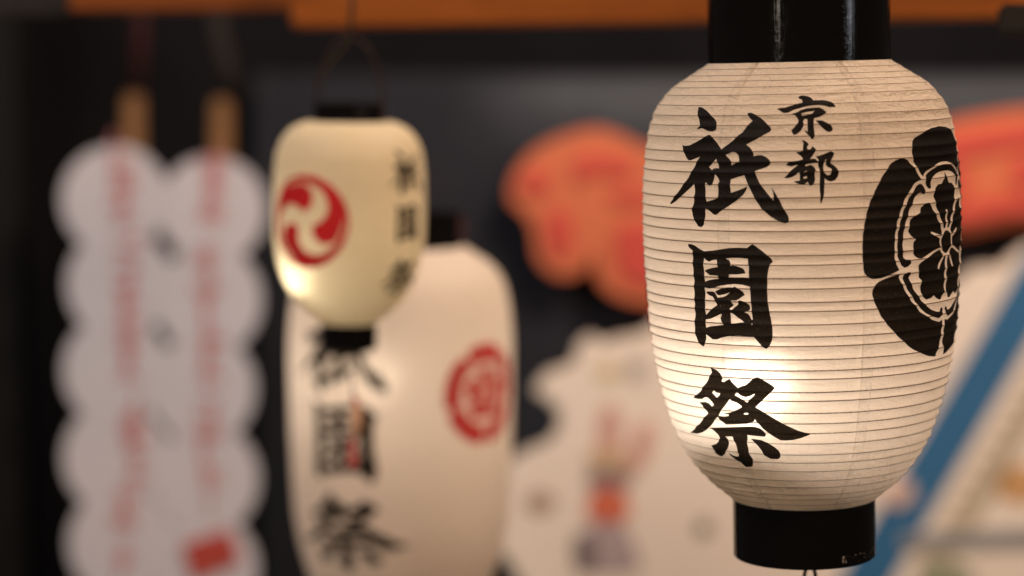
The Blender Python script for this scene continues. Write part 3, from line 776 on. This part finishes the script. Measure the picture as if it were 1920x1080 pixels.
for pts in ([(1745, 272), (1790, 254), (1850, 246), (1910, 238), (1990, 236), (1995, 268), (1920, 276), (1850, 288), (1795, 300), (1752, 306)],
            [(1750, 372), (1800, 386), (1860, 372), (1930, 366), (2000, 372), (1995, 404), (1925, 402), (1865, 408), (1800, 420), (1760, 405)],
            [(1752, 314), (1795, 308), (1818, 330), (1810, 368), (1760, 366)],
            [(1900, 300), (1935, 296), (1940, 350), (1905, 352)]):
    cut_out('letter_face', pts, PY - 0.012, 0.012, M['red_face'], l2, bevel=0.003)

# cloud-edged guide board with river bands and a printed festival float
M['board'] = plain('cream_board', (0.86, 0.77, 0.68), 0.6, 0.05, 6)
M['blue'] = plain('blue_print', (0.034, 0.145, 0.31), 0.6, 0.12, 10)
M['pale_blue'] = plain('grey_blue_print', (0.27, 0.28, 0.30), 0.6, 0.12, 10)
M['beige'] = plain('beige_print', (0.50, 0.43, 0.32), 0.6, 0.12, 30)
BY = 4.30
bo = Vector(spot(1400, 1100, BY))
gb = thing('guide_board', 'cream cloud-edged map board with a slanting blue river below the puffy letters', 'board', bo)
outline = [(915, 885), (948, 873), (987, 849), (1030, 830), (1049, 795), (1040, 762), (1006, 738), (1011, 719), (1030, 700), (1064, 690), (1080, 672), (1084, 650), (1107, 632), (1131, 645), (1160, 636), (1189, 632), (1220, 618), (1290, 560), (1360, 600), (1440, 540), (1530, 590), (1620, 520), (1700, 560), (1770, 540), (1799, 532), (1822, 509), (1850, 502), (1878, 503), (1901, 482), (1940, 460), (2010, 470), (2080, 560), (2110, 800), (2110, 1180), (1500, 1190), (1050, 1180), (990, 1120), (962, 1072), (940, 1040), (905, 1034), (880, 1000), (880, 920)]
cut_out('board_panel', outline, BY, 0.03, M['board'], gb, bo, 3, 0.006)
def printed(name, pts, col, key=None, steps=3, lay=1):
    if key not in M: M[key] = plain(key, col, 0.6, 0.1, 20)
    return cut_out(name, pts, BY - 0.003 * lay, 0.003 * lay - 0.0004, M[key], gb, bo, steps, 0)
printed('river_band', [(1930, 470), (2030, 470), (1655, 1120), (1555, 1120)], None, 'blue', 1)
printed('road_band', [(2040, 560), (2075, 560), (1735, 1150), (1700, 1150)], None, 'beige', 1)
printed('road_band', [(1690, 1002), (2080, 985), (2080, 1020), (1690, 1030)], None, 'pale_blue', 1, 3)
for i in range(12):      # dashed kerb line running beside the river
    t = i / 12
    x = 1965 - 250 * t; y = 640 + 433 * t
    printed('dash', [(x, y), (x + 24, y), (x + 12, y + 22), (x - 12, y + 22)], None, 'beige', 1, 2)
printed('printed_flower', [(1868, 905), (1885, 880), (1915, 872), (1945, 885), (1955, 912), (1935, 940), (1900, 942), (1875, 930)], (0.62, 0.36, 0.16), 'orange_print')
printed('printed_flower', [(1655, 935), (1672, 905), (1700, 900), (1716, 918), (1705, 942), (1678, 950)], (0.66, 0.48, 0.42), 'rose_print', 3, 3)
printed('printed_leaf', [(1720, 1075), (1760, 1055), (1810, 1062), (1830, 1085), (1790, 1105), (1735, 1100)], (0.30, 0.33, 0.24), 'green_print', 3, 2)
printed('printed_figure', [(1125, 770), (1160, 765), (1164, 850), (1122, 850)], (0.65, 0.38, 0.33), 'pink_print', 2)
printed('printed_figure', [(1195, 800), (1222, 795), (1220, 840), (1200, 880), (1168, 895), (1186, 850)], (0.64, 0.35, 0.30), 'pink_print2', 2, 3)
printed('printed_figure', [(1096, 862), (1115, 842), (1145, 836), (1175, 846), (1190, 868), (1160, 882), (1120, 882)], (0.60, 0.43, 0.28), 'tan_print', 3, 2)
printed('printed_figure', [(1108, 884), (1172, 884), (1178, 918), (1105, 918)], (0.27, 0.20, 0.22), 'plum_print', 2)
printed('printed_figure', [(1112, 922), (1140, 914), (1170, 924), (1182, 960), (1160, 978), (1112, 975), (1100, 955)], (0.68, 0.17, 0.095), 'vermilion_print', 3, 2)
printed('printed_figure', [(1110, 980), (1165, 980), (1192, 1030), (1195, 1070), (1095, 1070), (1096, 1020)], (0.44, 0.36, 0.38), 'lilac_print')
printed('printed_figure', [(1076, 1010), (1100, 1000), (1118, 1030), (1112, 1070), (1082, 1068)], (0.20, 0.16, 0.17), 'dark_plum_print', 3, 2)
printed('printed_spot', [(1306, 985), (1320, 974), (1334, 985), (1332, 1000), (1318, 1006), (1306, 998)], (0.16, 0.14, 0.11), 'grey_print')
printed('printed_spot', [(985, 940), (1005, 922), (1030, 926), (1040, 945), (1020, 962), (995, 958)], (0.40, 0.27, 0.19), 'brown_print')
printed('printed_spot', [(1125, 690), (1150, 682), (1160, 705), (1140, 716), (1122, 708)], (0.66, 0.52, 0.28), 'yellow_print')
printed('printed_spot', [(1175, 680), (1205, 680), (1210, 706), (1180, 712)], (0.44, 0.40, 0.36), 'stone_print')

# ================================================================== scalloped boards on sticks
M['white_board'] = plain('white_board', (0.57, 0.565, 0.62), 0.55, 0.04, 8)
M['stick'] = wood_material('stick_wood', (0.19, 0.095, 0.042), (0.27, 0.145, 0.065), (20, 20, 2))
M['pale_red'] = plain('red_lettering', (0.50, 0.19, 0.20), 0.6, 0.15, 40)
M['stamp'] = plain('red_stamp', (0.42, 0.06, 0.045), 0.6, 0.2, 40)
def skewer(name, label, circles, r, stick, y, text, seed, inner):
    rnd = random.Random(seed)
    o0 = Vector(spot(stick[0], 1150, y))
    t = thing(name, label, 'display board', o0, group='scalloped boards on sticks')
    ys = np.linspace(circles[0][1] - r + 0.6, circles[-1][1] + r * 0.9, 210)
    L, Rr = [], []
    for q in ys:
        xs = []
        for i, (cx, cy) in enumerate(circles):
            d = q - cy
            if abs(d) >= r: continue
            h = math.sqrt(r * r - d * d) if (i == 0 and d < 0) else math.sqrt((1.12 * r) ** 2 - d * d) - 0.12 * r
            hi = math.sqrt(r * r * 1.05 - d * d) if d < 0.6 * r else math.sqrt(max(0.0, r * r * 1.05 - d * d))
            xs.append((cx - h, cx + hi) if inner > 0 else (cx - hi, cx + h))
        L.append((min(a for a, _ in xs), q)); Rr.append((max(b_ for _, b_ in xs), q))
    cut_out('scalloped_panel', Rr + L[::-1], y, 0.009, M['white_board'], t, o0, 1, 0)
    sx0, sy0, sy1, sw = stick
    bm = bmesh.new()
    top = []
    pts = [(sx0 - sw / 2, sy1), (sx0 - sw / 2, sy0 + sw * .4), (sx0 - sw * .35, sy0 + sw * .1), (sx0, sy0), (sx0 + sw * .35, sy0 + sw * .1), (sx0 + sw / 2, sy0 + sw * .4), (sx0 + sw / 2, sy1)]
    cut_out('stick', pts, y + 0.021, 0.02, M['stick'], t, o0, 1, 0.004)
    for (cx, cy) in text:                # brushed red characters, too blurred to read: a few crossing strokes each
        V, F = [], []
        for i in range(11):
            hor = i % 2 == 0
            w, h = (rnd.uniform(34, 50), rnd.uniform(6, 10)) if hor else (rnd.uniform(6, 9), rnd.uniform(40, 90))
            x = cx + rnd.uniform(-12, 12); yy = cy + rnd.uniform(-72, 72)
            sk = rnd.uniform(-6, 6)
            b0 = len(V)
            d = 0.0006 + i * 0.0003
            for (ax, ay) in ((x - w / 2, yy + h / 2 + sk * hor), (x + w / 2, yy + h / 2 - sk * hor), (x + w / 2 + sk * (not hor), yy - h / 2 - sk * hor), (x - w / 2 + sk * (not hor), yy - h / 2 + sk * hor)):
                V.append(spot(ax, ay, y - d) - o0)
            F.append((b0, b0 + 1, b0 + 2, b0 + 3))
        mesh_from('brush_character', V, F, M['pale_red'], t, False)
    return t, o0
sk1, so1 = skewer('scalloped_board', 'white scalloped board on a stick at far left, its left-hand one with red lettering throughout',
       [(213, 373), (223, 533), (216, 694), (216, 858), (226, 1019), (226, 1180)], 98, (249, 172, 300, 36), 4.06, [(226, 345), (240, 510), (243, 672), (246, 835), (233, 1000)], 3, 1)
sk2, so2 = skewer('scalloped_board', 'white scalloped board next to the small cream lantern, a red stamp low down',
       [(399, 392), (392, 563), (380, 730), (386, 899), (384, 1068), (384, 1200)], 98, (414, 184, 330, 38), 4.058, [(402, 360), (386, 525), (392, 690), (388, 850)], 9, -1)
cut_out('stamp', [(340, 1022), (428, 992), (452, 1052), (362, 1090)], 4.050, 0.006, M['stamp'], sk2, so2, 1, 0.001)
st = tube('hanging_strap', [spot(405, -30, 4.0), spot(408, 60, 3.99), spot(424, 125, 3.99), spot(436, 178, 4.02)], 0.018, M['cord'])
tag(st, 'black strap running from the beam down to the right-hand scalloped board', 'strap')
st = tube('hanging_rope', [spot(262, -30, 4.06), spot(264, 60, 4.06), spot(258, 165, 4.07)], 0.014, M['maroon_cord'])
tag(st, 'dark red cord from which the far-left scalloped board hangs', 'rope')

# ================================================================== beams overhead
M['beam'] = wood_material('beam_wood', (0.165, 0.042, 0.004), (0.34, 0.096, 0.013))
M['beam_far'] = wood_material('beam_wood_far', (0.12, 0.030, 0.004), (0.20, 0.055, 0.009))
def beam(name, label, x0, y0, d0, x1, y1, d1, h, depth, mat):
    """squared timber: lower front edge runs from pixel row y0 at distance d0 to y1 at d1"""
    a, c = spot(x0, y0, d0), spot(x1, y1, d1)
    mid = (a + c) / 2
    dv = (c - a)
    ln = dv.length
    bm = bmesh.new()
    bmesh.ops.create_cube(bm, size=1)
    for v in bm.verts:
        v.co = Vector((v.co.x * ln, (v.co.y + 0.5) * depth, (v.co.z + 0.5) * h))
    bmesh.ops.bevel(bm, geom=bm.edges[:], offset=0.004, segments=2, affect='EDGES')
    o = bm_obj(name, bm, mat)
    x = dv.normalized(); z = Vector((0, 0, 1)); yv = z.cross(x).normalized(); z = x.cross(yv)
    o.matrix_world = Matrix(((x.x, yv.x, z.x, mid.x), (x.y, yv.y, z.y, mid.y), (x.z, yv.z, z.z, mid.z), (0, 0, 0, 1)))
    return tag(o, label, 'beam')
beam('wooden_beam', 'orange-brown wooden beam across the top, from above the small lantern to the right edge', 545, 52, 2.85, 2300, 30, 2.55, 0.12, 0.07, M['beam'])
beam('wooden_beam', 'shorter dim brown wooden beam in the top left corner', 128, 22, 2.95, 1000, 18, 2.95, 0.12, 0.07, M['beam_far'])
M['dark_beam'] = plain('dark_and_shaded_wood', (0.012, 0.009, 0.007), 0.7, 0.3, 12)  # dark colour of the bracket; on the left slab it is painted shade
br = slab('corner_post', -160, 60, -400, 1500, 4.2, 0.08, plain('black_post', (0.002, 0.002, 0.002), 0.8, 0.2, 5))
tag(br, 'black upright post at the left edge of the picture', 'post')
bk = beam('iron_bracket', 'dark bracket under the right end of the wooden beam', 1872, 66, 2.18, 2300, 60, 2.14, 0.03, 0.03, M['dark_beam'])
bk['category'] = 'bracket'
dk = slab('shaded_beam_end', -300, 128, -40, 30, 3.0, 0.04, M['dark_beam'])  # added slab, its dark colour stands for shade on the beam's left end
tag(dk, 'dark slab in the top left corner, coloured as the shadowed end of the beam', 'board')
